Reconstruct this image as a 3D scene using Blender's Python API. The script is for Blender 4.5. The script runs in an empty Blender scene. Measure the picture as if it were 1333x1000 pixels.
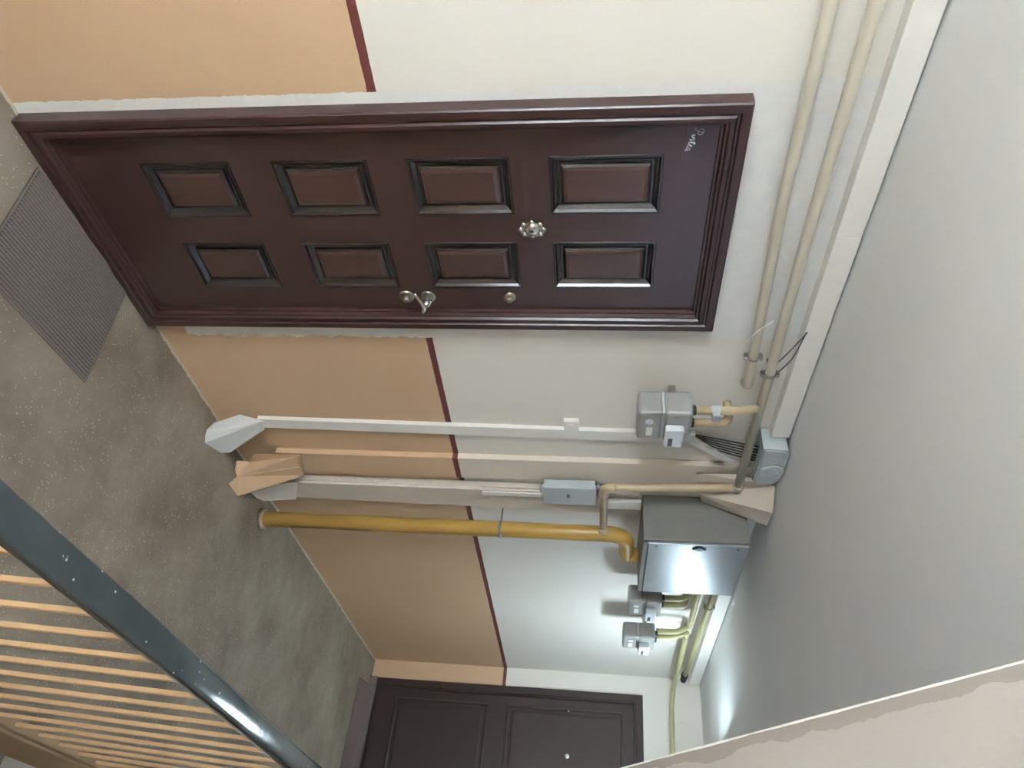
import bpy, bmesh, math, random
from mathutils import Vector, Matrix
random.seed(7)
S = bpy.context.scene
COL = S.collection
PI = math.pi

# ------------------------------------------------------------------ camera
# the photograph was taken with the phone on its side: picture-right is up in the room
CR = Vector((0.631015, -0.775543, 0.018782)); CU = Vector((0.081249, 0.090146, 0.992609)); CF = Vector((0.771504, 0.624825, -0.119896)); CP = Vector((-1.044332, -1.826885, 1.699544))
cam = bpy.data.cameras.new('camera'); camo = bpy.data.objects.new('camera', cam); COL.objects.link(camo)
m = Matrix.Identity(4)
for i in range(3):
    m[i][0] = CU[i]; m[i][1] = -CR[i]; m[i][2] = -CF[i]; m[i][3] = CP[i]
camo.matrix_world = m
cam.sensor_fit = 'HORIZONTAL'; cam.sensor_width = 36.0; cam.lens = 36.0*959.931/1333.0
cam.clip_start = 0.02
S.camera = camo

# ------------------------------------------------------------------ light and exposure
S.view_settings.view_transform = 'Standard'
S.view_settings.look = 'None'
S.view_settings.exposure = 1.3
S.view_settings.gamma = 1.0
S.view_settings.use_curve_mapping = False
W = bpy.data.worlds.new('sky'); S.world = W; W.use_nodes = True
bg = W.node_tree.nodes['Background']
bg.inputs[0].default_value = (0.66, 0.86, 1.12, 1); bg.inputs[1].default_value = 0.6
LAMP_STRENGTH = 100.0        # fluorescent tubes of the ceiling lamp
def area(name, loc, rot, sx, sy, power, col):
    l = bpy.data.lights.new(name, 'AREA'); l.shape = 'RECTANGLE'; l.size = sx; l.size_y = sy
    l.energy = power; l.color = col
    o = bpy.data.objects.new(name, l); o.location = loc; o.rotation_euler = rot; COL.objects.link(o); return o
# daylight entering by the landing window (the stair windows get theirs from the sky)
area('daylight_landing', (-2.95, -1.55, 1.6), (0, -PI/2, 0), 1.3, 1.3, 98, (0.90, 1.0, 1.08))

# ------------------------------------------------------------------ materials
def lin(r, g, b):
    def c(v):
        v /= 255.0
        return v/12.92 if v <= 0.04045 else ((v+0.055)/1.055)**2.4
    return (c(r), c(g), c(b), 1)
def nodes(name):
    m = bpy.data.materials.new(name); m.use_nodes = True
    nt = m.node_tree; b = nt.nodes['Principled BSDF']
    return m, nt, b
def mth(nt, op, a, b=None, c=None, clamp=False):
    n = nt.nodes.new('ShaderNodeMath'); n.operation = op; n.use_clamp = clamp
    for i, v in enumerate((a, b, c)):
        if v is None: continue
        if isinstance(v, (int, float)): n.inputs[i].default_value = v
        else: nt.links.new(v, n.inputs[i])
    return n.outputs[0]
def mix(nt, fac, a, b):
    n = nt.nodes.new('ShaderNodeMix'); n.data_type = 'RGBA'
    for s, v in ((0, fac), (6, a), (7, b)):
        if isinstance(v, (int, float)): n.inputs[s].default_value = v
        elif isinstance(v, tuple): n.inputs[s].default_value = v
        else: nt.links.new(v, n.inputs[s])
    return n.outputs[2]
def noise(nt, scale, detail=3, vec=None, rough=0.5):
    n = nt.nodes.new('ShaderNodeTexNoise'); n.inputs['Scale'].default_value = scale
    n.inputs['Detail'].default_value = detail; n.inputs['Roughness'].default_value = rough
    if vec is not None: nt.links.new(vec, n.inputs['Vector'])
    return n.outputs[0]
def pos(nt):
    g = nt.nodes.new('ShaderNodeNewGeometry'); s = nt.nodes.new('ShaderNodeSeparateXYZ')
    nt.links.new(g.outputs['Position'], s.inputs[0])
    return g.outputs['Position'], s.outputs[0], s.outputs[1], s.outputs[2]
def bump(nt, b, h, strength, dist=0.002):
    n = nt.nodes.new('ShaderNodeBump'); n.inputs['Strength'].default_value = strength
    n.inputs['Distance'].default_value = dist
    nt.links.new(h, n.inputs['Height']); nt.links.new(n.outputs[0], b.inputs['Normal'])
def ramp(nt, v, lo, hi):
    n = nt.nodes.new('ShaderNodeMapRange'); n.inputs[1].default_value = lo; n.inputs[2].default_value = hi
    nt.links.new(v, n.inputs[0]); return n.outputs[0]
def plain(name, col, rough=0.5, metal=0.0, var=0.12, scale=14.0, bmp=0.15, spec=0.5, dist=0.001):
    """painted / plastic / metal surface with slight tonal mottling and fine relief"""
    m, nt, b = nodes(name)
    b.inputs['Roughness'].default_value = rough; b.inputs['Metallic'].default_value = metal
    b.inputs['Specular IOR Level'].default_value = spec
    tc = nt.nodes.new('ShaderNodeTexCoord')
    n = noise(nt, scale, 4, tc.outputs['Object'])
    d = tuple(c*(1-var) for c in col[:3])+(1,); l = tuple(min(1, c*(1+var)) for c in col[:3])+(1,)
    nt.links.new(mix(nt, n, d, l), b.inputs['Base Color'])
    if bmp: bump(nt, b, noise(nt, scale*9, 3, tc.outputs['Object']), bmp, dist)
    return m

WHITE = (0.74, 0.72, 0.665, 1); PEACH = (0.56, 0.375, 0.225, 1)
def wall_paint(name='wall_paint', w1=(0.705, 0.65, 0.565, 1), w2=(0.785, 0.74, 0.67, 1)):
    m, nt, b = nodes(name)
    P, x, y, z = pos(nt)
    b.inputs['Roughness'].default_value = 0.55
    big = noise(nt, 1.7, 4, P); fine = noise(nt, 22, 4, P)
    white = mix(nt, big, w1, w2)
    peach = mix(nt, big, (0.52, 0.335, 0.195, 1), (0.60, 0.42, 0.265, 1))
    edge = noise(nt, 30, 2, P)
    zl = mth(nt, 'ADD', z, mth(nt, 'MULTIPLY', x, 0.0105))            # the dado line runs slightly downhill
    zl = mth(nt, 'ADD', zl, mth(nt, 'MULTIPLY', mth(nt, 'SUBTRACT', edge, 0.5), 0.004))
    below = mth(nt, 'LESS_THAN', zl, 1.068)
    stripe = mth(nt, 'LESS_THAN', mth(nt, 'ABSOLUTE', mth(nt, 'SUBTRACT', zl, 1.068)), 0.0125)
    # bare plaster left round the door frame, with a ragged edge
    rag = mth(nt, 'MULTIPLY', mth(nt, 'SUBTRACT', noise(nt, 26, 5, P, 0.65), 0.5), 0.055)
    xr = mth(nt, 'ADD', x, rag)
    inr = mth(nt, 'MULTIPLY', mth(nt, 'LESS_THAN', xr, 0.945), mth(nt, 'GREATER_THAN', xr, 0.3))
    inr = mth(nt, 'MULTIPLY', inr, mth(nt, 'GREATER_THAN', mth(nt, 'ADD', z, mth(nt, 'MULTIPLY', rag, 1.5)), 0.10))
    inl = mth(nt, 'MULTIPLY', mth(nt, 'GREATER_THAN', mth(nt, 'ADD', x, mth(nt, 'MULTIPLY', rag, 0.35)), -0.034), mth(nt, 'LESS_THAN', x, 0.3))
    mar = mth(nt, 'MULTIPLY', mth(nt, 'MAXIMUM', inl, inr), mth(nt, 'GREATER_THAN', y, -0.02))
    c = mix(nt, below, white, peach)
    c = mix(nt, stripe, c, (0.150, 0.040, 0.034, 1))
    c = mix(nt, mar, c, mix(nt, fine, (0.66, 0.64, 0.60, 1), (0.78, 0.76, 0.72, 1)))
    # small scuffs
    sc = mth(nt, 'GREATER_THAN', noise(nt, 11, 6, P, 0.7), 0.715)
    c = mix(nt, mth(nt, 'MULTIPLY', sc, 0.35), c, (0.35, 0.31, 0.26, 1))
    nt.links.new(c, b.inputs['Base Color'])
    bump(nt, b, noise(nt, 60, 4, P), 0.25, 0.003)
    return m
def floor_mat():
    m, nt, b = nodes('terrazzo')
    P, x, y, z = pos(nt)
    big = noise(nt, 2.3, 6, P, 0.62); mid = noise(nt, 9, 5, P, 0.6)
    c = mix(nt, ramp(nt, big, 0.35, 0.68), (0.158, 0.126, 0.090, 1), (0.315, 0.272, 0.208, 1))
    c = mix(nt, mth(nt, 'MULTIPLY', ramp(nt, mid, 0.42, 0.7), 0.5), c, (0.215, 0.165, 0.13, 1))
    v = nt.nodes.new('ShaderNodeTexVoronoi'); v.inputs['Scale'].default_value = 75; nt.links.new(P, v.inputs['Vector'])
    sp = mth(nt, 'MULTIPLY', mth(nt, 'LESS_THAN', v.outputs['Distance'], 0.20), mth(nt, 'GREATER_THAN', noise(nt, 16, 3, P), 0.50))
    c = mix(nt, mth(nt, 'MULTIPLY', sp, 0.5), c, (0.58, 0.53, 0.43, 1))
    sp2 = mth(nt, 'LESS_THAN', v.outputs['Distance'], 0.09)
    c = mix(nt, mth(nt, 'MULTIPLY', sp2, 0.6), c, (0.62, 0.58, 0.50, 1))
    # splash of wall paint along the foot of the wall
    edge = mth(nt, 'GREATER_THAN', mth(nt, 'ADD', y, mth(nt, 'MULTIPLY', noise(nt, 40, 4, P), 0.022)), -0.003)
    c = mix(nt, edge, c, (0.50, 0.44, 0.33, 1))
    nt.links.new(c, b.inputs['Base Color'])
    b.inputs['Roughness'].default_value = 0.62
    bump(nt, b, noise(nt, 45, 5, P), 0.3, 0.003)
    return m
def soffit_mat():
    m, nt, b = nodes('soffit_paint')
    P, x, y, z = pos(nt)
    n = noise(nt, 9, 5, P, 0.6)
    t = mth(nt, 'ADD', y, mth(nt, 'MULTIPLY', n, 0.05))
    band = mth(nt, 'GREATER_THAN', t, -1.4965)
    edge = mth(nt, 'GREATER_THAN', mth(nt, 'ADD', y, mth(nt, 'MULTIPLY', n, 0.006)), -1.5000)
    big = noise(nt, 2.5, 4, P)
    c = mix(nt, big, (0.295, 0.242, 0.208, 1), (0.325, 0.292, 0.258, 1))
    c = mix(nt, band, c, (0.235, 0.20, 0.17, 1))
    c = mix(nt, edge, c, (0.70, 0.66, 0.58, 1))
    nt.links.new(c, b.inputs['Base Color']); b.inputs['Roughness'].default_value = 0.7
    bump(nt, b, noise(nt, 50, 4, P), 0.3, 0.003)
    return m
def rail_mat():
    m, nt, b = nodes('handrail_plastic')
    P, x, y, z = pos(nt)
    v = nt.nodes.new('ShaderNodeTexVoronoi'); v.inputs['Scale'].default_value = 55; nt.links.new(P, v.inputs['Vector'])
    sp = mth(nt, 'MULTIPLY', mth(nt, 'LESS_THAN', v.outputs['Distance'], 0.13), mth(nt, 'GREATER_THAN', noise(nt, 9, 3, P), 0.54))
    c = mix(nt, noise(nt, 8, 4, P), (0.030, 0.040, 0.044, 1), (0.056, 0.068, 0.070, 1))
    c = mix(nt, sp, c, (0.5, 0.5, 0.47, 1))
    nt.links.new(c, b.inputs['Base Color'])
    b.inputs['Roughness'].default_value = 0.11
    bump(nt, b, noise(nt, 12, 2, P), 0.12, 0.004)
    return m
def brushed(name, col, rough):
    m, nt, b = nodes(name)
    b.inputs['Metallic'].default_value = 0.6; b.inputs['Roughness'].default_value = rough
    tc = nt.nodes.new('ShaderNodeTexCoord')
    n = noise(nt, 7, 4, tc.outputs['Object'])
    nt.links.new(mix(nt, n, tuple(c*0.88 for c in col[:3])+(1,), col), b.inputs['Base Color'])
    r = nt.nodes.new('ShaderNodeMapRange'); r.inputs[3].default_value = rough-0.02; r.inputs[4].default_value = rough+0.02
    nt.links.new(noise(nt, 30, 3, tc.outputs['Object']), r.inputs[0]); nt.links.new(r.outputs[0], b.inputs['Roughness'])
    return m
def wood(name, a, c2, rough, spec=0.8):
    m, nt, b = nodes(name)
    tc = nt.nodes.new('ShaderNodeTexCoord'); mp = nt.nodes.new('ShaderNodeMapping')
    mp.inputs['Scale'].default_value = (26, 26, 1.6); nt.links.new(tc.outputs['Object'], mp.inputs[0])
    n = noise(nt, 2.2, 5, mp.outputs[0], 0.6)
    nt.links.new(mix(nt, ramp(nt, n, 0.15, 0.85), a, c2), b.inputs['Base Color'])
    b.inputs['Roughness'].default_value = rough; b.inputs['Specular IOR Level'].default_value = spec
    return m
def emit(name, col, s):
    m, nt, b = nodes(name)
    b.inputs['Base Color'].default_value = col
    b.inputs['Emission Color'].default_value = col; b.inputs['Emission Strength'].default_value = s
    return m
M = dict(
    wall=wall_paint(), casing=wall_paint('casing_paint', (0.62, 0.53, 0.425, 1), (0.69, 0.60, 0.50, 1)), floor=floor_mat(), soffit=soffit_mat(), rail=rail_mat(),
    ceil=plain('ceiling_paint', (0.80, 0.80, 0.775, 1), 0.75, var=0.04, scale=2.5, bmp=0.25, dist=0.003),
    white=plain('white_paint', (0.72, 0.70, 0.65, 1), 0.5, var=0.05),
    cream=plain('cream_paint', (0.62, 0.55, 0.465, 1), 0.5, var=0.06),
    pvc=plain('white_plastic', (0.80, 0.765, 0.70, 1), 0.4, var=0.04, bmp=0.05),
    paper=plain('torn_white_sheet', (0.58, 0.58, 0.55, 1), 0.75, var=0.08),
    peachy=plain('peach_paint', PEACH, 0.6, var=0.08, scale=6),
    tan=plain('beige_sheet', (0.52, 0.435, 0.345, 1), 0.6, var=0.08),
    door=wood('mahogany_lacquer', (0.043, 0.0215, 0.0195, 1), (0.053, 0.026, 0.024, 1), 0.29),
    dframe=wood('mahogany_frame', (0.043, 0.0205, 0.0185, 1), (0.052, 0.025, 0.0225, 1), 0.30, 0.42),
    dpan=wood('mahogany_panel', (0.058, 0.029, 0.024, 1), (0.074, 0.037, 0.030, 1), 0.3),
    dark=wood('dark_brown_laminate', (0.026, 0.0150, 0.0130, 1), (0.033, 0.0185, 0.0160, 1), 0.38, 0.45),
    sill=plain('brown_threshold', (0.16, 0.125, 0.11, 1), 0.6),
    groove=wood('dark_panel_moulding', (0.016, 0.012, 0.012, 1), (0.024, 0.017, 0.016, 1), 0.22),  # panel mouldings coloured darker than the leaf and panels
    chrome=plain('chrome', (0.72, 0.70, 0.66, 1), 0.22, 1.0, var=0.05, bmp=0),
    steel=plain('steel_clamp', (0.36, 0.34, 0.31, 1), 0.28, 1.0, var=0.1, bmp=0.05),
    brass=plain('dull_brass', (0.43, 0.41, 0.355, 1), 0.3, 1.0, var=0.1),
    ochre=plain('ochre_pipe_paint', (0.47, 0.285, 0.07, 1), 0.38, var=0.18, scale=5, bmp=0.12),
    pipe=plain('beige_pipe_paint', (0.49, 0.44, 0.345, 1), 0.42, var=0.15, scale=6, bmp=0.15),
    pipet=plain('tan_pipe_paint', (0.45, 0.34, 0.205, 1), 0.38, var=0.15, scale=6, bmp=0.12),
    pipey=plain('yellow_pipe_paint', (0.46, 0.42, 0.215, 1), 0.38, var=0.15, scale=6, bmp=0.1),
    bar=plain('orange_bar_paint', (0.455, 0.295, 0.155, 1), 0.45, var=0.15, scale=8, bmp=0.1),
    curb=plain('olive_beige_paint', (0.33, 0.245, 0.15, 1), 0.6, var=0.15, scale=5, bmp=0.2),
    meter=plain('grey_meter_enamel', (0.275, 0.265, 0.245, 1), 0.35, var=0.04, bmp=0.05),
    meterw=plain('pale_meter_plastic', (0.68, 0.71, 0.72, 1), 0.4, var=0.03, bmp=0.05),
    dial=plain('meter_window', (0.10, 0.11, 0.11, 1), 0.15, var=0.2, bmp=0),
    grey=plain('grey_box_plastic', (0.40, 0.425, 0.42, 1), 0.45, var=0.05, bmp=0.05),
    steelcab=brushed('grey_cabinet_metal', (0.30, 0.315, 0.325, 1), 0.32),
    cabside=plain('grey_cabinet_enamel', (0.19, 0.182, 0.158, 1), 0.5, var=0.06, bmp=0.1),
    black=plain('black_rubber', (0.02, 0.021, 0.022, 1), 0.45, var=0.2),
    matd=plain('dark_carpet_backing', (0.060, 0.050, 0.044, 1), 0.95, var=0.2, scale=60, bmp=0.6, dist=0.003, spec=0.1),
    mat=plain('grey_brown_carpet', (0.205, 0.172, 0.152, 1), 0.95, var=0.25, scale=120, bmp=0.6, dist=0.003, spec=0.1),
    matb=plain('brown_carpet', (0.17, 0.125, 0.112, 1), 0.95, var=0.2, scale=60, bmp=0.6, dist=0.003, spec=0.1),
    step=plain('stair_stone', (0.25, 0.235, 0.21, 1), 0.7, var=0.2, scale=20),
    tube=emit('fluorescent_tube', (0.78, 0.98, 1.12, 1), LAMP_STRENGTH),
    silver=plain('silver_lettering', (0.62, 0.63, 0.63, 1), 0.35, 0.3, var=0.03, bmp=0),
    plaque=plain('dark_name_plate', (0.055, 0.052, 0.055, 1), 0.18, var=0.05, bmp=0),
)
g = bpy.data.materials.new('window_glass'); g.use_nodes = True
gb = g.node_tree.nodes['Principled BSDF']; gb.inputs['Transmission Weight'].default_value = 1.0
gb.inputs['Roughness'].default_value = 0.02; gb.inputs['IOR'].default_value = 1.05
M['glass'] = g

# ------------------------------------------------------------------ mesh helpers
def bx(bm, x0, x1, y0, y1, z0, z1, bev=0.0, seg=2):
    vs = [bm.verts.new((x, y, z)) for x in (x0, x1) for y in (y0, y1) for z in (z0, z1)]
    fs = [bm.faces.new([vs[i] for i in q]) for q in ((0, 1, 3, 2), (4, 6, 7, 5), (0, 4, 5, 1), (2, 3, 7, 6), (0, 2, 6, 4), (1, 5, 7, 3))]
    bmesh.ops.recalc_face_normals(bm, faces=fs)
    if bev > 0:
        es = list({e for f in fs for e in f.edges})
        bmesh.ops.bevel(bm, geom=es, offset=bev, segments=seg, affect='EDGES', profile=0.5)
def fillet(pts, R, n=6):
    pts = [Vector(p) for p in pts]; out = [pts[0]]
    for i in range(1, len(pts)-1):
        a, b, c = pts[i-1], pts[i], pts[i+1]
        u = (a-b); v = (c-b); d = min(R, u.length*0.49, v.length*0.49)
        p, q = b+u.normalized()*d, b+v.normalized()*d
        for k in range(n+1):
            t = k/n; out.append(p*(1-t)**2+b*2*t*(1-t)+q*t*t)
    out.append(pts[-1]); return out
def tube(bm, pts, r, seg=14, R=0.0, cap=True, n=6):
    P = fillet(pts, R, n) if R > 0 else [Vector(p) for p in pts]
    t0 = (P[1]-P[0]).normalized(); ref = Vector((0, 0, 1)) if abs(t0.z) < 0.9 else Vector((1, 0, 0))
    nrm = t0.cross(ref).normalized(); rings = []
    for i, p in enumerate(P):
        t = (P[min(i+1, len(P)-1)]-P[max(i-1, 0)]).normalized()
        nrm = (nrm-t*nrm.dot(t)).normalized(); bn = t.cross(nrm)
        rr = r[i] if isinstance(r, (list, tuple)) else r
        rings.append([bm.verts.new(p+(nrm*math.cos(2*PI*k/seg)+bn*math.sin(2*PI*k/seg))*rr) for k in range(seg)])
    fs = []
    for a, b in zip(rings, rings[1:]):
        for k in range(seg):
            f = bm.faces.new((a[k], a[(k+1) % seg], b[(k+1) % seg], b[k])); f.smooth = True; fs.append(f)
    if cap:
        fs.append(bm.faces.new(rings[0][::-1])); fs.append(bm.faces.new(rings[-1]))
    bmesh.ops.recalc_face_normals(bm, faces=fs)
def lathe(bm, c, ax, prof, seg=24):
    """prof: list of (distance along ax, radius) from c"""
    ax = Vector(ax).normalized(); c = Vector(c)
    ref = Vector((0, 0, 1)) if abs(ax.z) < 0.9 else Vector((1, 0, 0))
    u = ax.cross(ref).normalized(); v = ax.cross(u); rings = []
    for d, r in prof:
        rings.append([bm.verts.new(c+ax*d+(u*math.cos(2*PI*k/seg)+v*math.sin(2*PI*k/seg))*max(r, 1e-4)) for k in range(seg)])
    fs = []
    for a, b in zip(rings, rings[1:]):
        for k in range(seg):
            f = bm.faces.new((a[k], a[(k+1) % seg], b[(k+1) % seg], b[k])); f.smooth = True; fs.append(f)
    fs.append(bm.faces.new(rings[0][::-1])); fs.append(bm.faces.new(rings[-1]))
    bmesh.ops.recalc_face_normals(bm, faces=fs)
def prism(bm, poly, y0, y1, plane='xz'):
    def mk(a, b, d): return (a, d, b) if plane == 'xz' else ((a, b, d) if plane == 'xy' else (d, a, b))
    A = [bm.verts.new(mk(a, b, y0)) for a, b in poly]; B = [bm.verts.new(mk(a, b, y1)) for a, b in poly]
    n = len(poly); fs = [bm.faces.new(A), bm.faces.new(B[::-1])]
    for i in range(n): fs.append(bm.faces.new((A[i], A[(i+1) % n], B[(i+1) % n], B[i])))
    bmesh.ops.recalc_face_normals(bm, faces=fs)
def sheet(bm, polys, off, th=0.003):
    """bent sheet: polygons sharing points, given thickness by an offset along vector off"""
    off = Vector(off).normalized()*th
    cache = {}
    def V(p, k):
        key = (tuple(round(c, 5) for c in p), k)
        if key not in cache: cache[key] = bm.verts.new(Vector(p)+off*k)
        return cache[key]
    cnt = {}
    fs = []
    for poly in polys:
        fs.append(bm.faces.new([V(p, 0) for p in poly])); fs.append(bm.faces.new([V(p, 1) for p in poly][::-1]))
        for a, b in zip(poly, poly[1:]+poly[:1]):
            ka = tuple(sorted((tuple(round(c, 5) for c in a), tuple(round(c, 5) for c in b)))); cnt.setdefault(ka, []).append((a, b))
    for k, v in cnt.items():
        if len(v) == 1:
            a, b = v[0]; fs.append(bm.faces.new((V(a, 0), V(b, 0), V(b, 1), V(a, 1))))
    bmesh.ops.recalc_face_normals(bm, faces=fs)
def rect_frame(bm, x0, x1, z0, z1, prof):
    """mitred moulding round a rectangle; prof = list of (inset from the outer edge, y)"""
    loops = []
    for d, y in prof:
        loops.append([bm.verts.new(p) for p in ((x0+d, y, z0+d), (x1-d, y, z0+d), (x1-d, y, z1-d), (x0+d, y, z1-d))])
    fs = []
    for a, b in zip(loops, loops[1:]):
        for k in range(4): fs.append(bm.faces.new((a[k], a[(k+1) % 4], b[(k+1) % 4], b[k])))
    return fs
def obj(name, bm, mat, parent=None, smooth=False, bevel=0):
    if not isinstance(bm, bpy.types.Mesh):
        me = bpy.data.meshes.new(name); bm.to_mesh(me); bm.free()
        me.materials.append(M[mat])
    else: me = bm
    o = bpy.data.objects.new(name, me); COL.objects.link(o)
    if parent is not None:
        o.parent = parent
        o.matrix_parent_inverse = Matrix.Identity(4)
        base = parent
        off = Vector((0, 0, 0))
        while base is not None: off += Vector(base.location); base = base.parent
        o.location = -off            # shapes below are written in room coordinates
    return o
def tag(o, label, cat, group=None):
    o['label'] = label; o['category'] = cat
    if group: o['group'] = group
    return o
def thing(name, label, cat, loc, group=None):
    o = bpy.data.objects.new(name, None); o.empty_display_size = 0.05; o.location = loc; COL.objects.link(o)
    return tag(o, label, cat, group)
def struct(name, bm, mat, parent=None):
    o = obj(name, bm, mat, parent)
    if parent is None: o['kind'] = 'structure'
    return o
def B(): return bmesh.new()
def box_obj(name, mat, parent, *a, bev=0.0):
    bm = B(); bx(bm, *a, bev=bev); return obj(name, bm, mat, parent)
def tube_obj(name, mat, parent, pts, r, R=0.0, seg=14):
    bm = B(); tube(bm, pts, r, seg, R); return obj(name, bm, mat, parent)
def lathe_obj(name, mat, parent, c, ax, prof, seg=24):
    bm = B(); lathe(bm, c, ax, prof, seg); return obj(name, bm, mat, parent)

H = 2.459; XE = 4.639; XL = -2.7; YF = -2.75; ZB = -2.66
X0, X1, YS = -0.65, 3.30, -1.402         # stairwell opening
# ------------------------------------------------------------------ setting
bm = B()
bx(bm, XL, XE, YS, 0.0, -0.20, 0.0)
bx(bm, XL, X0, YF, YS, -0.20, 0.0)
bx(bm, X1, XE, YF, YS, -0.20, 0.0)
struct('floor', bm, 'floor')
bm = B(); bx(bm, XL, XE, YF, 0, ZB-0.1, ZB); struct('floor_1', bm, 'floor')
bm = B(); bx(bm, XL-0.15, XE+0.15, 0, 0.15, ZB, H); struct('wall_back', bm, 'wall')
bm = B(); bx(bm, XE, XE+0.15, YF, 0, -0.2, H); struct('wall_right', bm, 'wall')
bm = B(); bx(bm, XE, XE+0.15, YF, 0, ZB, -0.2); struct('wall_right_1', bm, 'white')
# left wall with the landing window
wy0, wy1, wz0, wz1 = -2.2, -0.9, 0.95, 2.3
bm = B()
bx(bm, XL-0.15, XL, YF, wy0, ZB, H); bx(bm, XL-0.15, XL, wy1, 0, ZB, H)
bx(bm, XL-0.15, XL, wy0, wy1, ZB, wz0); bx(bm, XL-0.15, XL, wy0, wy1, wz1, H)
struct('wall_left', bm, 'wall')
# front wall with the tall stair window above the flight and the slit window under it
sx0, sx1, sz0, sz1 = 1.75, 3.55, 1.95, 3.2
tx0, tx1, tz0, tz1 = 3.08, 3.45, 0.65, 1.85
bm = B()
bx(bm, XL-0.15, sx0, YF-0.15, YF, ZB, H+0.95); bx(bm, sx1, XE+0.15, YF-0.15, YF, ZB, H+0.95)
bx(bm, sx0, tx0, YF-0.15, YF, ZB, sz0); bx(bm, tx1, sx1, YF-0.15, YF, ZB, sz0)
bx(bm, tx0, tx1, YF-0.15, YF, ZB, tz0); bx(bm, tx0, tx1, YF-0.15, YF, tz1, sz0)
bx(bm, sx0, sx1, YF-0.15, YF, sz1, H+0.95)
struct('wall_front', bm, 'wall')
bm = B()
bx(bm, XL-0.15, XE+0.15, -1.5, 0.15, H, H+0.15); bx(bm, XL-0.15, X0, YF, -1.5, H, H+0.15); bx(bm, X1+0.3, XE+0.15, YF, -1.5, H, H+0.15)
bx(bm, X0-0.1, X1+0.4, YF-0.15, -1.4, H+0.95, H+1.1)
bx(bm, X0-0.1, X0, YF, -1.5, H+0.15, H+0.95); bx(bm, X1+0.3, X1+0.4, YF, -1.5, H+0.15, H+0.95)
bx(bm, X0, X1+0.3, -1.5, -1.4, H+0.15, H+0.95)
struct('ceiling', bm, 'ceil')
def window(name, axis, a0, a1, z0, z1, d):
    f = B()
    def bar(p0, p1, q0, q1):
        if axis == 'x': bx(f, d-0.03, d+0.03, p0, p1, q0, q1, 0.004)
        else: bx(f, p0, p1, d-0.03, d+0.03, q0, q1, 0.004)
    w = 0.05
    bar(a0, a0+w, z0, z1); bar(a1-w, a1, z0, z1); bar(a0+w, a1-w, z0, z0+w); bar(a0+w, a1-w, z1-w, z1)
    if a1-a0 > 0.9: bar((a0+a1)/2-w/2, (a0+a1)/2+w/2, z0+w, z1-w)
    o = obj(name, f, 'white'); o['kind'] = 'structure'
    p = B()
    if axis == 'x': bx(p, d-0.004, d+0.004, a0+w, a1-w, z0+w, z1-w)
    else: bx(p, a0+w, a1-w, d-0.004, d+0.004, z0+w, z1-w)
    obj('pane', p, 'glass', o)
window('window_1', 'x', wy0, wy1, wz0, wz1, XL-0.075)
window('window_2', 'y', sx0, sx1, sz0, sz1, YF-0.075)
window('window_3', 'y', tx0, tx1, tz0, tz1, YF-0.075)
# painted edge of the landing slab above the stairwell
bm = B()
vs = []
bx(bm, X0, X1, YS-0.002, YS+0.030, 0.0, 0.042, 0.006)
bx(bm, X0, X1, YS-0.012, YS-0.001, -0.205, 0.020, 0.003)
struct('trim_1', bm, 'curb')

# ------------------------------------------------------------------ stairs
def flight(name, label, xs, z_start, n, rise, run, sign, y0, y1, soff, mat):
    t = thing(name, label, 'stairs', (xs, (y0+y1)/2, z_start))
    me = None
    for k in range(n):
        a = xs+sign*run*k; b = xs+sign*run*(k+1); z = z_start+rise*(k+1) if rise > 0 else z_start+rise*(k+1)
        if me is None:
            bm = B(); bx(bm, min(0, sign*(run+0.02)), max(0, sign*(run+0.02)), y0, y1, -abs(rise), 0.0, 0.004, 1); o = obj('step', bm, mat, t); me = o.data
        else: o = obj('step', me, mat, t)
        o.location = Vector((a, 0, z))-Vector(t.location)
    return t
rise, run = 0.1735, 0.2754                # slope 0.63
# upper flight: starts at the far end of the stairwell and climbs towards the camera, its soffit overhead
up = flight('stair_flight', 'concrete stair flight climbing overhead with peach painted underside and scuffed grey border', 3.80, 0.0, 15, rise, run, -1, -2.74, -1.52, None, 'step')
bm = B()
def soff(x): return 2.726-0.63*(x+1.044)
xa, xb = X0, 3.26
prism(bm, [(xa, soff(xa)), (xb, soff(xb)), (xb, soff(xb)+0.10), (xa, soff(xa)+0.10)], -2.745, -1.5)
obj('soffit', bm, 'soffit', up)
dn = flight('stair_flight', 'concrete stair flight going down beside the landing railing', X0, 0.0, 14, -rise, run, 1, -2.74, -1.52, None, 'step')
bm = B()
def sof2(x): return -0.22-0.63*(x-X0)
prism(bm, [(X0, sof2(X0)), (3.2, sof2(3.2)), (3.2, sof2(3.2)+0.10), (X0, sof2(X0)+0.10)], -2.745, -1.5)
obj('soffit', bm, 'peachy', dn)

# ------------------------------------------------------------------ landing railing
rl = thing('stair_railing', 'orange barred stair railing with dark grey-green handrail in the foreground', 'railing', (0.0, -1.40, 0.0))
def ry(x): return -1.402-0.017*(x+0.23)
bm = B()
hx0, hx1 = -0.62, 3.25
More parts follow.
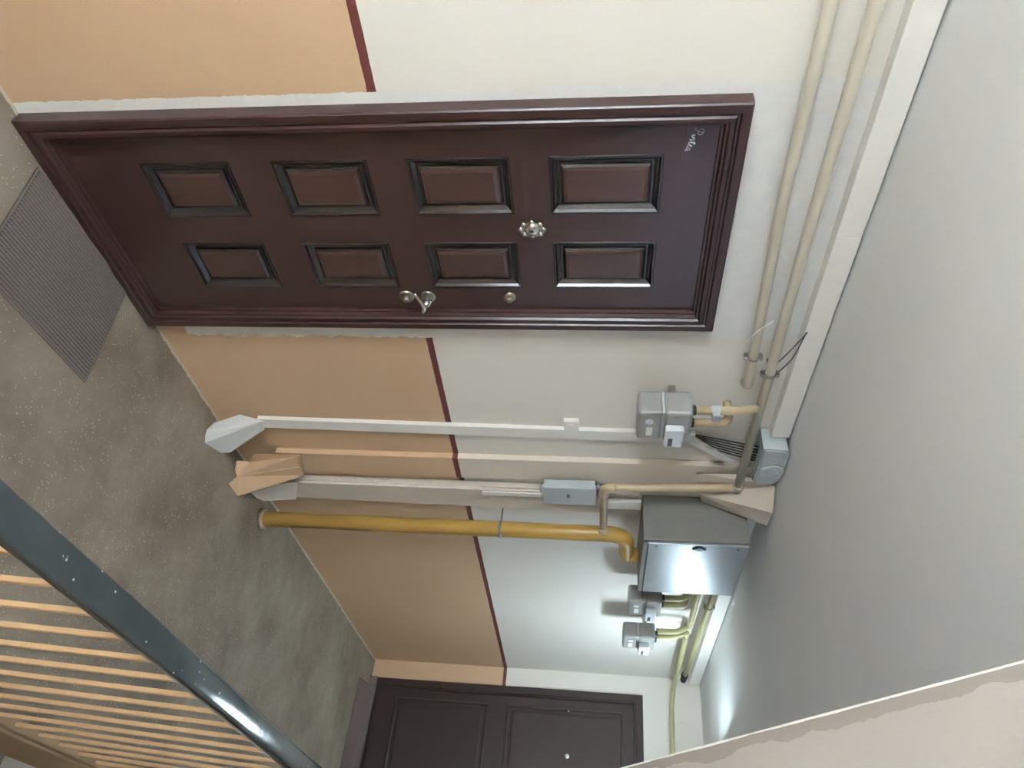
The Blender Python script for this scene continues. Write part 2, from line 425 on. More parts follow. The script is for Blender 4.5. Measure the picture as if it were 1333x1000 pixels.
# rounded flat handrail section swept along the rail
sec = []
hw, hh = 0.0300, 0.0125
for k in range(20):
    a = 2*PI*k/20; c, s_ = math.cos(a), math.sin(a)
    e = 0.32
    sec.append((hw*math.copysign(abs(c)**e, c), hh*math.copysign(abs(s_)**e, s_)))
rings = []
for i in range(21):
    x = hx0+(hx1-hx0)*i/20
    rings.append([bm.verts.new((x, ry(x)+a, 0.90+b+(0.002*math.sin(x*5)))) for a, b in sec])
for a, b in zip(rings, rings[1:]):
    for k in range(20):
        f = bm.faces.new((a[k], a[(k+1) % 20], b[(k+1) % 20], b[k])); f.smooth = True
bm.faces.new(rings[0][::-1]); bm.faces.new(rings[-1]); bmesh.ops.recalc_face_normals(bm, faces=bm.faces[:])
obj('handrail', bm, 'rail', rl)
bm = B()
for i in range(1):
    prism(bm, [(hx0, ry(hx0)-0.012), (hx1, ry(hx1)-0.012), (hx1, ry(hx1)+0.012), (hx0, ry(hx0)+0.012)], 0.882, 0.8905, 'xy')
obj('rail_core', bm, 'bar', rl)
me = None
k = 0
x = -0.116-0.112*4
while x < 3.2:
    zt = 0.884
    bot = Vector((x-0.012, -1.387-0.006*(x-1), 0.03)); top = Vector((x+0.012, ry(x), zt))
    if me is None:
        bm = B(); w = 0.0055; d = Vector((0.024, top.y-bot.y, zt-0.03))
        bx(bm, -w, w, -w, w, 0, 1.0, 0.0015, 1); o = obj('baluster', bm, 'bar', rl); me = o.data
    else: o = obj('baluster', me, 'bar', rl)
    d = top-bot
    q = Vector((0, 0, 1)).rotation_difference(d)
    o.rotation_mode = 'QUATERNION'; o.rotation_quaternion = q; o.scale = (1, 1, d.length)
    o.location = bot-Vector(rl.location)
    x += 0.112
for px in (hx0+0.02, hx1-0.02):
    box_obj('newel_post', 'bar', rl, px-0.014, px+0.014, ry(px)-0.014, ry(px)+0.014, 0.0, 0.884, bev=0.002)

# ------------------------------------------------------------------ door 1 (near)
d1 = bpy.data.objects.new('door_1', None); d1['kind'] = 'structure'; d1.location = (0, 0, 0); COL.objects.link(d1)
DW = 0.848; DT = 2.075
bm = B()
fs = rect_frame(bm, 0.0, DW, 0.0, DT, [(0, 0.0), (0.0, -0.046), (0.004, -0.050), (0.026, -0.050), (0.030, -0.044), (0.036, -0.044), (0.041, -0.050),
    (0.052, -0.050), (0.057, -0.042), (0.062, -0.042), (0.066, -0.030), (0.072, -0.030), (0.074, -0.008), (0.074, 0.0)])
bmesh.ops.recalc_face_normals(bm, faces=fs)
obj('door_frame', bm, 'dframe', d1)
# leaf: stiles and rails round eight openings
LX0, LX1, LZ0, LZ1 = 0.072, DW-0.072, 0.072, DT-0.072
cols = [(0.165, 0.366), (0.476, 0.671)]
rows = [(0.298, 0.583), (0.715, 1.008), (1.123, 1.427), (1.540, 1.862)]
YL = -0.016
bm = B()
xs = [LX0, cols[0][0], cols[0][1], cols[1][0], cols[1][1], LX1]
for i in (0, 2, 4): bx(bm, xs[i], xs[i+1], YL, 0.0, LZ0, LZ1)
zs = [LZ0]+[v for r_ in rows for v in r_]+[LZ1]
for c0, c1 in cols:
    for i in range(0, len(zs), 2): bx(bm, c0, c1, YL, 0.0, zs[i], zs[i+1])
leaf = obj('door_leaf', bm, 'door', d1)
for (c0, c1) in cols:
    for (z0, z1) in rows:
        bm = B()
        fs = rect_frame(bm, c0, c1, z0, z1, [(0, YL), (0.002, YL-0.004), (0.007, YL-0.004), (0.012, YL+0.004), (0.024, YL+0.013), (0.030, YL+0.013), (0.034, YL+0.006), (0.040, YL+0.002)])
        bmesh.ops.recalc_face_normals(bm, faces=fs)
        mo = obj('panel_moulding', bm, 'groove', d1)
        bm = B(); d = 0.039; y = YL+0.001
        fs = rect_frame(bm, c0+d, c1-d, z0+d, z1-d, [(0, YL+0.006), (0.002, y), (0.012, y-0.003)])
        bm.faces.new([bm.verts.new(v.co) for v in list(bm.verts)[-4:]])
        bmesh.ops.remove_doubles(bm, verts=bm.verts[:], dist=1e-5)
        bmesh.ops.recalc_face_normals(bm, faces=bm.faces[:])
        obj('door_panel', bm, 'dpan', d1)
# make sure single-sided mouldings face the corridor is not needed: Cycles shades both sides
def rosette(x, z, r, parent, nm='lock_rosette'):
    o = lathe_obj(nm, 'brass', parent, (x, YL, z), (0, -1, 0), [(0, r), (0.004, r), (0.007, r*0.86), (0.008, r*0.45)])
    return o
lk = rosette(0.716, 1.022, 0.026, d1); lathe_obj('lock_cylinder', 'brass', lk, (0.716, YL-0.008, 1.022), (0, -1, 0), [(0, 0.010), (0.016, 0.010), (0.018, 0.008)], 16)
hd = rosette(0.716, 1.098, 0.025, d1, 'handle_rosette')
bm = B()
tube(bm, [(0.716, YL-0.006, 1.098), (0.716, YL-0.05, 1.098)], 0.008, 12)
tube(bm, [(0.752, YL-0.050, 1.080), (0.735, YL-0.054, 1.086), (0.716, YL-0.055, 1.094), (0.690, YL-0.056, 1.086), (0.664, YL-0.054, 1.074), (0.652, YL-0.050, 1.070)], [0.005, 0.0075, 0.0095, 0.0075, 0.0065, 0.004], 12)
tube(bm, [(0.716, YL-0.054, 1.098), (0.700, YL-0.060, 1.112), (0.680, YL-0.058, 1.124)], [0.006, 0.005, 0.004], 10)
obj('door_handle', bm, 'chrome', d1)
l3 = rosette(0.716, 1.383, 0.021, d1); lathe_obj('lock_cylinder', 'brass', l3, (0.716, YL-0.008, 1.383), (0, -1, 0), [(0, 0.009), (0.014, 0.009), (0.016, 0.007)], 16)
# ornate peephole in the middle stile
bm = B()
px, pz = 0.425, 1.478
lathe(bm, (px, YL, pz), (0, -1, 0), [(0, 0.024), (0.005, 0.024), (0.009, 0.018), (0.012, 0.012), (0.012, 0.006)])
for k in range(8):
    a = 2*PI*k/8; lathe(bm, (px+0.027*math.cos(a), YL, pz+0.036*math.sin(a)), (0, -1, 0), [(0, 0.009), (0.004, 0.008), (0.007, 0.003)], 10)
prism(bm, [(px+0.028*math.cos(2*PI*i/20), pz+0.040*math.sin(2*PI*i/20)) for i in range(20)], YL, YL-0.004)
ph = obj('peephole', bm, 'chrome', d1)
lathe_obj('lens', 'dial', ph, (px, YL-0.0122, pz), (0, -1, 0), [(0, 0.006), (0.002, 0.004)], 12)
# name plate with silver script
npz0, npz1, npx0, npx1 = 1.912, 1.972, 0.070, 0.182
np_ = box_obj('name_plate', 'door', d1, npx0+0.005, npx1, YL-0.004, YL-0.0002, npz0, npz1, bev=0.001)
L = []   # strokes of the script, unit x-height letters "Pintea"
L.append([(0.1, 1.2), (0.0, 1.75), (0.5, 2.15), (1.3, 1.95), (1.55, 1.45), (1.1, 1.0), (0.45, 1.05)])
L.append([(0.85, 2.0), (0.62, 1.0), (0.40, 0.2), (0.05, -0.1), (-0.15, 0.25), (0.2, 0.4)])
L.append([(1.55, 0.2), (1.80, 0.98), (1.72, 0.2), (1.85, 0.0), (2.1, 0.35)])
L.append([(2.1, 0.3), (2.35, 1.0), (2.28, 0.1), (2.35, 0.5), (2.7, 1.0), (2.85, 0.9), (2.80, 0.15), (2.95, 0.0), (3.2, 0.4)])
L.append([(3.2, 0.35), (3.75, 1.9), (3.5, 0.25), (3.65, 0.0), (3.95, 0.4)])
L.append([(3.25, 1.25), (4.05, 1.35)])
L.append([(3.95, 0.4), (4.4, 0.65), (4.5, 0.95), (4.25, 1.0), (4.1, 0.45), (4.3, 0.0), (4.75, 0.3)])
L.append([(5.35, 0.95), (5.0, 0.95), (4.82, 0.4), (5.0, 0.0), (5.3, 0.4), (5.45, 1.0), (5.4, 0.15), (5.55, 0.0), (5.8, 0.35)])
bm = B()
ux, uz = 0.0122, 0.0128
for st in L:
    pts = fillet([(0.084+p[0]*ux+p[1]*0.002, YL-0.0045, 1.944-p[0]*ux*0.30+p[1]*uz-0.008) for p in st], 0.02, 5)
    tube(bm, pts, 0.00085, 6)
obj('lettering', bm, 'silver', np_)

# ------------------------------------------------------------------ door 2 (end wall)
d2 = bpy.data.objects.new('door_2', None); d2['kind'] = 'structure'; d2.location = (XE, -0.14, 0); COL.objects.link(d2)
def rect_frame_x(bm, y0, y1, z0, z1, prof):
    loops = []
    for d, x in prof:
        loops.append([bm.verts.new(p) for p in ((x, y0-d, z0+d), (x, y1+d, z0+d), (x, y1+d, z1-d), (x, y0-d, z1-d))])
    fs = []
    for a, b in zip(loops, loops[1:]):
        for k in range(4): fs.append(bm.faces.new((a[k], a[(k+1) % 4], b[(k+1) % 4], b[k])))
    bmesh.ops.recalc_face_normals(bm, faces=fs)
A0, A1, AT = -0.142, -1.05, 2.043
bm = B(); rect_frame_x(bm, A0, A1, 0.0, AT, [(0, XE), (0, XE-0.026), (0.004, XE-0.03), (0.050, XE-0.03), (0.054, XE-0.024), (0.062, XE-0.024), (0.066, XE-0.012), (0.072, XE)])
obj('door_frame', bm, 'dark', d2)
box_obj('door_leaf', 'dark', d2, XE-0.014, XE-0.0005, A1+0.068, A0-0.068, 0.05, AT-0.068)
for z0, z1 in ((0.22, 0.92), (1.06, 1.90)):
    bm = B(); rect_frame_x(bm, A0-0.13, A1+0.13, z0, z1, [(0, XE-0.014), (0.003, XE-0.020), (0.012, XE-0.020), (0.018, XE-0.0145), (0.034, XE-0.0145), (0.05, XE-0.018)])
    vs = list(bm.verts)[-4:]; bm.faces.new(vs); obj('door_panel', bm, 'dark', d2)
box_obj('threshold', 'sill', d2, XE-0.058, XE-0.031, A1, A0, 0.0, 0.058, bev=0.004)
lathe_obj('peephole', 'chrome', d2, (XE-0.018, -0.588, 1.511), (-1, 0, 0), [(0, 0.018), (0.006, 0.018), (0.010, 0.010), (0.010, 0.004)], 18)
lathe_obj('screw_cap', 'chrome', d2, (XE-0.018, -0.287, 1.511), (-1, 0, 0), [(0, 0.008), (0.004, 0.006)], 12)
lk = lathe_obj('lock_rosette', 'chrome', d2, (XE-0.014, -0.93, 1.02), (-1, 0, 0), [(0, 0.024), (0.006, 0.022), (0.008, 0.01)], 18)
bm = B(); tube(bm, [(XE-0.02, -0.93, 1.10), (XE-0.06, -0.93, 1.10), (XE-0.06, -0.82, 1.10)], 0.008, 12, 0.015); obj('door_handle', bm, 'chrome', d2)

# ------------------------------------------------------------------ doormats
def ribbed_mat(name, label, corners, n, mat, th):
    A, Bc, Cc, D = [Vector(c) for c in corners]      # A-B along the ribs at the wall, D-C at the near side
    ctr = (A+Bc+Cc+D)/4
    t = thing(name, label, 'doormat', (ctr.x, ctr.y, 0), 'doormats before the doors')
    bm = B(); prism(bm, [(p.x, p.y) for p in (A, Bc, Cc, D)], 0.0005, th*0.4, 'xy'); obj('backing', bm, 'matd', t)
    bm = B(); e = 0.016
    for k in range(n):
        f = e+(1-2*e)*(k+0.5)/n; hwid = (1-2*e)/n*0.33
        a0, a1 = A.lerp(D, f-hwid), Bc.lerp(Cc, f-hwid); b0, b1 = A.lerp(D, f+hwid), Bc.lerp(Cc, f+hwid)
        v = []
        for p, q in ((a0, a1), (b0, b1)):
            s, u = p.lerp(q, 0.018), p.lerp(q, 0.982); v.append((s, u))
        c0 = (v[0][0]+v[1][0])/2; c1 = (v[0][1]+v[1][1])/2
        lo, hi = th*0.38, th
        V = [bm.verts.new((p.x, p.y, lo)) for p in (v[0][0], v[0][1], v[1][1], v[1][0])]
        m0 = bm.verts.new((c0.x, c0.y, hi)); m1 = bm.verts.new((c1.x, c1.y, hi))
        bm.faces.new((V[0], V[1], m1, m0)); bm.faces.new((V[3], m0, m1, V[2])); bm.faces.new((V[0], m0, V[3])); bm.faces.new((V[1], V[2], m1))
    bmesh.ops.recalc_face_normals(bm, faces=bm.faces[:])
    o = obj('ribs', bm, mat, t); o['kind'] = 'stuff'
    bm = B(); q = [A, Bc, Cc, D]
    inn = [p.lerp(ctr, 0.03) for p in q]
    for i in range(4):
        j = (i+1) % 4
        prism(bm, [(q[i].x, q[i].y), (q[j].x, q[j].y), (inn[j].x, inn[j].y), (inn[i].x, inn[i].y)], 0.0005, th*0.5, 'xy')
    obj('border', bm, mat, t)
ribbed_mat('doormat', 'grey-brown ribbed rectangular doormat in front of the panelled door', [(0.14, -0.062, 0), (0.675, -0.028, 0), (0.722, -0.425, 0), (0.185, -0.455, 0)], 31, 'mat', 0.012)
ribbed_mat('doormat', 'plain brown doormat before the far plain dark door', [(4.335, -0.232, 0), (4.325, -0.93, 0), (4.572, -0.93, 0), (4.575, -0.205, 0)], 22, 'matb', 0.010)

# ------------------------------------------------------------------ ducts on the wall
t = thing('cable_duct', 'narrow white vertical cable duct with a splayed torn foot', 'cable duct', (1.495, 0, 0), 'vertical cable ducts')
bm = B(); prism(bm, [(1.464, 0.20), (1.526, 0.20), (1.556, 2.09), (1.494, 2.09)], -0.022, -0.002); obj('channel', bm, 'pvc', t)
bm = B()
sheet(bm, [[(1.462, -0.034, 0.235), (1.526, -0.034, 0.215), (1.598, -0.112, 0.055), (1.585, -0.125, 0.02), (1.475, -0.150, 0.001), (1.452, -0.128, 0.0025)],
           [(1.462, -0.034, 0.235), (1.452, -0.128, 0.0025), (1.445, -0.100, 0.003), (1.462, -0.050, 0.012), (1.452, -0.045, 0.05), (1.452, -0.010, 0.12)]], (-0.2, 1, 0.3), 0.003)
obj('torn_foot', bm, 'paper', t)
bm = B()
v = [(1.500, -0.024, 2.075), (1.556, -0.024, 2.070), (1.628, -0.078, 2.252), (1.592, -0.084, 2.260)]
sheet(bm, [v], (0.3, 1, 0), 0.010)
obj('loose_cover', bm, 'white', t)

t = thing('pipe_casing', 'wide peach and cream boxed pipe casing with flared foot, left of the grey junction box', 'pipe casing', (1.78, 0, 0))
bm = B(); prism(bm, [(1.715, 0.20), (1.875, 0.20), (1.875, 2.448), (1.715, 2.448)], -0.030, -0.002); obj('channel', bm, 'casing', t)
bm = B()
sheet(bm, [[(1.700, -0.053, 0.33), (1.790, -0.056, 0.31), (1.782, -0.125, 0.02), (1.770, -0.095, 0.003), (1.752, -0.060, 0.006), (1.765, -0.055, 0.06), (1.700, -0.053, 0.11)],
           [(1.790, -0.056, 0.31), (1.868, -0.053, 0.30), (1.905, -0.120, 0.10), (1.872, -0.178, 0.006), (1.770, -0.174, 0.001), (1.782, -0.125, 0.02)]], (0, 1, 0.2), 0.003)
obj('flared_foot', bm, 'peachy', t)
bm = B()
sheet(bm, [[(1.745, -0.053, 2.12), (1.900, -0.060, 2.150), (1.862, -0.165, 2.448), (1.770, -0.085, 2.450), (1.742, -0.053, 2.30)],
           [(1.900, -0.060, 2.150), (2.015, -0.030, 2.170), (1.985, -0.160, 2.446), (1.862, -0.165, 2.448)]], (0, 1, 0.2), 0.003)
obj('flared_top', bm, 'tan', t)

t = thing('cable_duct', 'broad cream vertical duct beside the thick yellow riser pipe', 'cable duct', (2.04, 0, 0), 'vertical cable ducts')
bm = B(); prism(bm, [(1.946, 0.17), (2.110, 0.17), (2.155, 1.895), (1.952, 1.895)], -0.042, -0.002)
bmesh.ops.bevel(bm, geom=[e for e in bm.edges if all(abs(v.co.y+0.042) < 1e-4 for v in e.verts)], offset=0.012, segments=3, affect='EDGES')
obj('channel', bm, 'cream', t)
box_obj('upper_trunking', 'pvc', t, 1.985, 2.055, -0.066, -0.0485, 1.70, 1.895, bev=0.003); box_obj('cable_conduit', 'pvc', t, 1.955, 1.985, -0.058, -0.0485, 1.15, 1.44, bev=0.002)
bm = B()
sheet(bm, [[(1.946, -0.050, 0.24), (2.108, -0.050, 0.18), (2.075, -0.085, 0.030), (2.045, -0.085, 0.003), (1.982, -0.095, 0.003), (1.95, -0.07, 0.08)]], (0, 1, 0.2), 0.003)
obj('cut_foot', bm, 'pvc', t)

# white trunking below the ceiling
def trunk(label, x0, x1, brk):
    t = thing('ceiling_trunking', label, 'trunking', (x0, 0, 2.375), 'white trunking under the ceiling')
    bm = B(); bx(bm, x0, x1, -0.050, -0.001, 2.378, 2.452, 0.003); obj('channel', bm, 'pvc', t)
    for b in brk: box_obj('joint_cover', 'pvc', t, b-0.012, b+0.012, -0.0515, -0.0495, 2.380, 2.450, bev=0.0006)
trunk('white trunking under the ceiling above the panelled door', XL, 1.46, (0.45,))
trunk('white trunking under the ceiling right of the metal cabinet', 2.58, 4.60, (3.6,))

# ------------------------------------------------------------------ gas pipes
PG = 'thin gas pipes along the wall'
def clamp(parent, c, ax, r, screw=(0, -1, 0)):
    bm = B(); lathe(bm, c, ax, [(-0.007, r+0.0005), (-0.007, r+0.004), (0.007, r+0.004), (0.007, r+0.0005)], 20)
    a = Vector(ax).normalized(); s = Vector((0, 0, 1)) if abs(a.x) > 0.5 else Vector((1, 0, 0))
    for sg in (1, -1):
        p = Vector(c)+s*sg*(r+0.008)
        bx(bm, p.x-0.007, p.x+0.007, p.y-0.010, p.y+0.010, p.z-0.007, p.z+0.007, 0.002)
        tube(bm, [p+Vector((0, -0.016, 0)), p+Vector((0, 0.016, 0))], 0.0035, 8)
    tube(bm, [Vector(c)+Vector((0, r, 0)), Vector((c[0], -0.003, c[2]))], 0.004, 8)
    return obj('pipe_clamp', bm, 'steel', parent)
# thick riser
t = thing('gas_riser', 'thick ochre yellow gas riser pipe standing on the floor', 'pipe', (2.18, -0.13, 0))
tube_obj('pipe', 'ochre', t, [(2.178, -0.13, -0.0), (2.182, -0.13, 1.835), (2.392, -0.13, 1.842), (2.392, -0.13, 1.897)], 0.0385, 0.10, 22)
lathe_obj('collar', 'curb', t, (2.178, -0.13, 0.0), (0, 0, 1), [(0, 0.052), (0.018, 0.050), (0.022, 0.040)], 22)
clamp(t, (2.180, -0.13, 1.225), (0, 0, 1), 0.0385)
# branch from the riser
t = thing('gas_branch_pipe', 'tan branch pipe rising from the thick riser past the grey junction box', 'pipe', (1.80, -0.09, 1.72))
tube_obj('pipe', 'pipet', t, [(2.155, -0.135, 1.722), (1.815, -0.098, 1.722), (1.812, -0.078, 2.20), (1.809, -0.076, 2.282)], 0.0185, 0.035, 16)
lathe_obj('socket', 'pipet', t, (2.150, -0.1345, 1.722), (-1, 0.1, 0), [(0, 0.024), (0.03, 0.023), (0.034, 0.019)], 16)
bm = B(); tube(bm, [(1.862, -0.1025, 1.722), (1.815, -0.098, 1.722), (1.8145, -0.096, 1.772)], 0.0225, 16, 0.034); obj('elbow', bm, 'pipet', t)
# upper and lower horizontal pipes over the door
t = thing('gas_pipe', 'upper beige pipe running along the wall just below the ceiling trunking', 'pipe', (XL, -0.075, 2.296), PG)
tube_obj('pipe', 'pipe', t, [(XL, -0.075, 2.300), (0.4, -0.075, 2.287), (1.05, -0.075, 2.296), (1.812, -0.075, 2.300)], 0.0175, 0, 16)
clamp(t, (1.035, -0.075, 2.2955), (1, 0, 0), 0.0175)
lathe_obj('tee', 'pipe', t, (1.788, -0.075, 2.2998), (1, 0, 0), [(0, 0.019), (0.004, 0.022), (0.040, 0.022), (0.046, 0.012)], 16)
t = thing('gas_pipe', 'lower beige pipe along the wall above the panelled door top', 'pipe', (XL, -0.055, 2.20), PG)
tube_obj('pipe', 'pipe', t, [(XL, -0.055, 2.196), (0.27, -0.055, 2.199), (0.97, -0.055, 2.229), (1.13, -0.055, 2.236), (1.17, 0.0, 2.238)], 0.0175, 0.03, 16)
clamp(t, (0.965, -0.055, 2.2285), (1, 0, 0), 0.0175)
# pipes right of the cabinet
t = thing('gas_pipe', 'yellow pipe from the metal cabinet to the right-hand meter', 'pipe', (2.58, -0.09, 2.255), PG)
tube_obj('pipe', 'pipey', t, [(2.552, -0.09, 2.248), (3.385, -0.09, 2.256), (3.385, -0.13, 2.175), (3.385, -0.13, 2.056)], 0.0165, 0.03, 14)
t = thing('gas_pipe', 'yellow pipe from the right-hand meter round onto the end wall over the far door', 'pipe', (3.48, -0.09, 2.25), PG)
tube_obj('pipe', 'pipey', t, [(3.475, -0.13, 2.056), (3.475, -0.13, 2.17), (3.475, -0.09, 2.252), (4.585, -0.09, 2.262), (4.585, -0.22, 2.246), (4.585, -2.2, 2.20)], 0.0165, 0.035, 14)
clamp(t, (3.56, -0.09, 2.2525), (1, 0, 0), 0.0165)
t = thing('gas_pipe', 'topmost yellow pipe right of the cabinet with a black end cap', 'pipe', (2.58, -0.09, 2.34), PG)
tube_obj('pipe', 'pipey', t, [(2.552, -0.09, 2.342), (4.27, -0.09, 2.314)], 0.0175, 0, 14)
clamp(t, (3.08, -0.09, 2.333), (1, 0, 0), 0.0175)
bm = B(); lathe(bm, (4.262, -0.09, 2.314), (1, 0, 0), [(0, 0.024), (0.05, 0.024), (0.06, 0.016), (0.085, 0.015), (0.088, 0.021), (0.12, 0.021)], 14)
obj('end_cap', bm, 'black', t)

# ------------------------------------------------------------------ metal cabinet
t = thing('metal_cabinet', 'grey metal regulator cabinet under the ceiling with shiny front', 'cabinet', (2.02, -0.25, 1.90))
cx0, cx1, cy, cz0, cz1 = 2.022, 2.555, -0.250, 1.903, 2.372
bm = B(); bx(bm, cx0, cx1, cy+0.016, -0.001, cz0, cz1, 0.004); obj('body', bm, 'cabside', t)
dr = box_obj('cabinet_door', 'steelcab', t, cx0+0.003, cx1-0.003, cy, cy+0.015, cz0+0.022, cz1-0.004, bev=0.003)
box_obj('bottom_lip', 'cabside', t, cx0, cx1, cy+0.002, cy+0.016, cz0, cz0+0.019, bev=0.002)
bm = B(); prism(bm, [(cx0+0.016, 2.152), (cx0+0.037, 2.182), (cx0+0.050, 2.152), (cx0+0.037, 2.122)], cy-0.006, cy-0.0002); obj('latch', bm, 'black', dr)
for x, z in ((cx0+0.03, cz0+0.06), (cx0+0.03, cz1-0.05)): lathe_obj('screw', 'black', dr, (x, cy-0.0002, z), (0, -1, 0), [(0, 0.005), (0.002, 0.004)], 10)

# ------------------------------------------------------------------ gas meters
def meter(label, x0, x1, yb, yf, z0, z1):
    w = x1-x0; zm = z0+(z1-z0)*0.47
    t = thing('gas_meter', label, 'gas meter', ((x0+x1)/2, yb, z0), 'gas meters on the wall')
    bm = B(); bx(bm, x0, x1, yf, yb, z0, zm-0.002, 0.012); obj('lower_case', bm, 'meter', t)
    bm = B(); bx(bm, x0-0.004, x1+0.004, yf-0.004, yb, zm+0.002, z1, 0.014); obj('upper_case', bm, 'meter', t)
    bm = B(); bx(bm, x0+0.004, x1-0.004, yf+0.004, yb, zm-0.004, zm+0.004); obj('seam', bm, 'grey', t)
    i = B(); bx(i, x0+w*0.36, x1+0.002, yf-0.034, yf-0.003, zm+0.008, z1-0.03, 0.006); ix = obj('index_housing', i, 'meterw', t)
    box_obj('counter_window', 'dial', ix, x0+w*0.66, x0+w*0.94, yf-0.0355, yf-0.034, zm+0.022, zm+0.038)
    bm = B(); lathe(bm, (x0+w*0.30, yf-0.001, z0+0.045), (0, -1, 0), [(0, 0.016), (0.002, 0.016), (0.003, 0.012)], 18); obj('badge', bm, 'meterw', t)
    box_obj('rating_label', 'pvc', t, x0+w*0.52, x0+w*0.82, yf-0.0016, yf-0.0002, z0+0.035, z0+0.058)
    for fx in (0.27, 0.73):
        px = x0+w*fx; py = (yb+yf)/2
        lathe_obj('union_nut', 'black', t, (px, py, z1-0.003), (0, 0, 1), [(0, 0.020), (0.016, 0.020), (0.02, 0.016)], 8)
    if yb < -0.005: box_obj('wall_bracket', 'steel', t, x0+w*0.2, x1-w*0.2, yb, 0.0, z0+0.12, z0+0.145)
    return t
meter('grey gas meter at the top of the narrow white duct, nearest the panelled door', 1.168, 1.338, -0.055, -0.162, 1.838, 2.040)
meter('grey gas meter half in the shadow of the metal cabinet', 2.80, 2.985, -0.10, -0.200, 1.868, 2.048)
meter('grey gas meter farthest right near the far dark door', 3.330, 3.530, -0.10, -0.195, 1.858, 2.046)
# meter connections
t = thing('gas_pipe', 'tan pipe with regulator from the near meter up to the upper pipe', 'pipe', (1.214, -0.108, 2.06), PG)
tube_obj('pipe', 'pipet', t, [(1.214, -0.108, 2.054), (1.214, -0.108, 2.20), (1.222, -0.088, 2.285)], 0.0165, 0.04, 14)
bm = B(); lathe(bm, (1.214, -0.108, 2.108), (0, 0, 1), [(0, 0.017), (0.004, 0.022), (0.034, 0.022), (0.038, 0.017)], 6)
bx(bm, 1.196, 1.232, -0.148, -0.127, 2.112, 2.142, 0.003); obj('regulator', bm, 'grey', t)
t = thing('gas_pipe', 'short bent tan pipe at the near meter outlet, going into the wall', 'pipe', (1.292, -0.108, 2.06), PG)
tube_obj('pipe', 'pipet', t, [(1.292, -0.108, 2.054), (1.292, -0.108, 2.19), (1.300, -0.02, 2.19), (1.300, -0.002, 2.19)], 0.0165, 0.05, 14)
t = thing('gas_pipe', 'short yellow inlet pipe above the shadowed meter, nearest the cabinet', 'pipe', (2.85, -0.15, 2.06), PG)
tube_obj('pipe', 'pipey', t, [(2.85, -0.15, 2.06), (2.85, -0.15, 2.17), (2.85, -0.09, 2.231)], 0.0165, 0.04)
t = thing('gas_pipe', 'short yellow outlet pipe going into the wall above the shadowed meter', 'pipe', (2.935, -0.15, 2.06), PG)
tube_obj('pipe', 'pipey', t, [(2.935, -0.15, 2.06), (2.935, -0.15, 2.19), (2.935, -0.002, 2.19)], 0.0165, 0.04)

# ------------------------------------------------------------------ boxes
t = thing('junction_box', 'small grey rectangular junction box on the cream duct', 'junction box', (1.905, -0.05, 1.44))
bm = B(); bx(bm, 1.838, 1.982, -0.092, -0.0685, 1.443, 1.688, 0.004); obj('lid', bm, 'grey', t)
bm = B(); bx(bm, 1.842, 1.978, -0.068, -0.0435, 1.448, 1.683, 0.004); obj('box_body', bm, 'grey', t)
bm = B()
for k in range(3): bx(bm, 1.893+0.010*k, 1.900+0.010*k, -0.0926, -0.0919, 1.553, 1.567)
obj('emblem', bm, 'dial', t)
for gx, gz, gr, ax in ((1.945, 1.688, 0.016, 1), (1.885, 1.688, 0.013, 1), (1.912, 1.443, 0.021, -1)):
    lathe_obj('cable_gland', 'grey', t, (gx, -0.05, gz), (0, 0, ax), [(0, gr), (0.012, gr), (0.016, gr*0.6)], 14)

t = thing('junction_box', 'grey plastic box with round cap tucked under the ceiling', 'junction box', (1.58, 0, 2.345))
bm = B()
R = 0.055; cxr, czr = 1.662, 2.395
pl = [(1.462, 2.346), (1.715, 2.346), (1.718, 2.395)]
for k in range(1, 8):
    a = k/8*PI/2; pl.append((1.665+0.053*math.cos(a), 2.400+0.053*math.sin(a)))
pl += [(1.50, 2.454), (1.466, 2.44)]
prism(bm, pl, -0.112, -0.002)
bmesh.ops.bevel(bm, geom=[e for e in bm.edges if all(abs(v.co.y+0.112) < 1e-4 for v in e.verts)], offset=0.006, segments=2, affect='EDGES')
obj('box_body', bm, 'grey', t)
lathe_obj('round_cap', 'grey', t, (1.615, -0.1115, 2.403), (0, -1, 0), [(0, 0.049), (0.006, 0.049), (0.009, 0.046), (0.009, 0.027), (0.007, 0.025), (0.007, 0.022), (0.010, 0.019)], 28)
t = thing('doorbell_box', 'tiny white square plate on the wall beside the narrow white duct, below the near meter', 'wall plate', (1.40, 0, 1.555))
bm = B(); bx(bm, 1.425, 1.490, -0.022, -0.0005, 1.548, 1.612, 0.004); obj('plate', bm, 'pvc', t)
bm = B(); bx(bm, 1.445, 1.470, -0.026, -0.0222, 1.566, 1.594, 0.002); obj('button', bm, 'white', t)

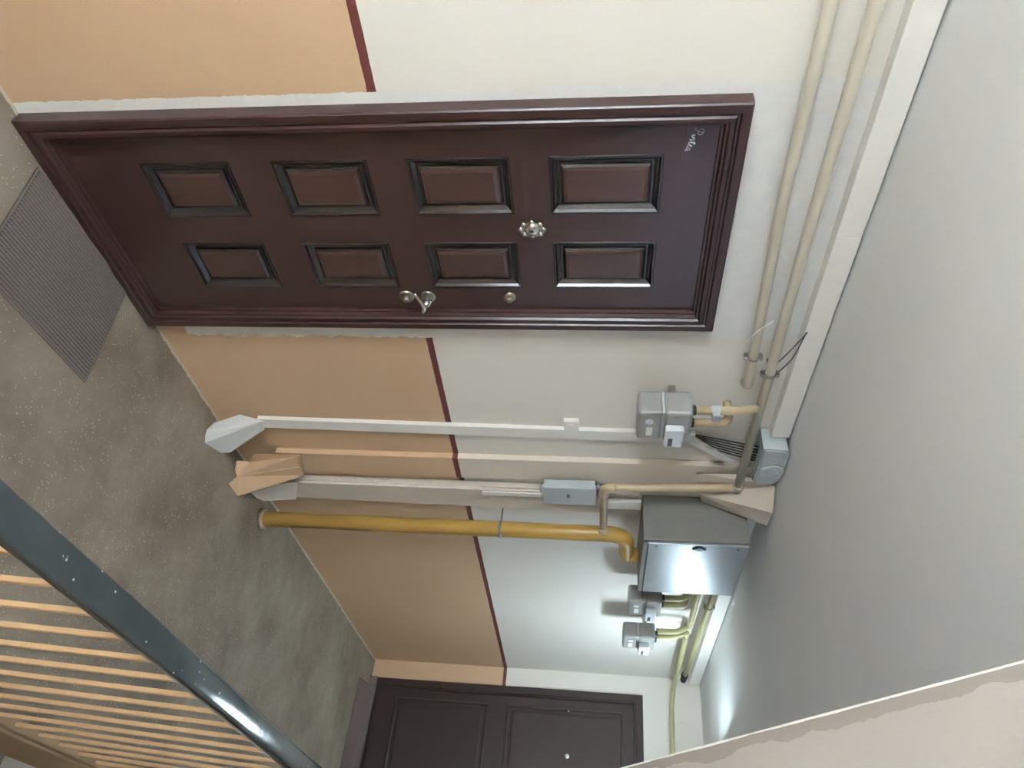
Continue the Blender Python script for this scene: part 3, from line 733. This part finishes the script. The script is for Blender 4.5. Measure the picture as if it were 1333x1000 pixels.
# ------------------------------------------------------------------ loose wires
t = thing('wire_bundle', 'bundle of black wires from the duct top to the round-capped box', 'wires', (1.53, -0.03, 2.05))
for k in range(6):
    y = -0.040-0.004*k; dz = 0.006*k
    tube_obj('wire', 'black', t, fillet([(1.508+0.004*k, -0.012, 2.085), (1.500+0.010*k, y+0.012, 2.14+dz*0.3), (1.500+0.014*k, y-0.005, 2.22+dz), (1.530+0.020*k, -0.05, 2.345)], 0.08, 5), 0.0034, 0, 7)
t = thing('wire_pair', 'two thin dark wires hanging from the trunking to the upper pipe clamp', 'wires', (0.84, -0.055, 2.38))
tube_obj('wire', 'dial', t, fillet([(0.84, -0.054, 2.385), (0.93, -0.060, 2.345), (1.025, -0.050, 2.309)], 0.05, 5), 0.0022, 0, 6)
tube_obj('wire', 'dial', t, fillet([(0.84, -0.054, 2.382), (0.97, -0.066, 2.360), (1.06, -0.060, 2.318)], 0.05, 5), 0.0022, 0, 6)
bm = B(); tube(bm, [(0.80, -0.075, 2.225), (0.86, -0.078, 2.186)], 0.0022, 6); tube(bm, [(0.80, -0.075, 2.225), (0.77, -0.07, 2.262)], 0.0022, 6)
tag(obj('cable_tie', bm, 'pvc'), 'thin white cable tie tail sticking out at the lower pipe', 'cable tie')

# ------------------------------------------------------------------ ceiling lamps
def lamp(label, cx, cyy, zc):
    t = thing('ceiling_lamp', label, 'lamp', (cx, cyy, zc), 'two tube ceiling lamps')
    lx = 0.21; ly = 0.10
    for dx in (-0.14, 0.14): tube_obj('stem', 'white', t, [(cx+dx, cyy, zc), (cx+dx, cyy, zc-0.085)], 0.006, 0, 8)
    zc -= 0.085
    bm = B(); bx(bm, cx-lx, cx+lx, cyy-ly, cyy+ly, zc-0.03, zc, 0.004)
    obj('housing', bm, 'white', t)
    for y in (-0.05, 0.05): tube_obj('tube', 'tube', t, [(cx-lx+0.03, cyy+y, zc-0.052), (cx+lx-0.03, cyy+y, zc-0.052)], 0.013, 0, 12)
    for k in range(3):
        x = cx-lx+0.03+(2*lx-0.06)*k/2; box_obj('tube_clip', 'white', t, x-0.008, x+0.008, cyy-0.068, cyy+0.068, zc-0.068, zc-0.0305)
lamp('white two tube ceiling lamp behind the stair flight near the far door', 3.60, -0.86, H)
lamp('white two tube ceiling lamp added out of view to light the storey below', 3.60, -0.86, -0.2)  # added lamp, never in view, brightens the gap down to the lower storey
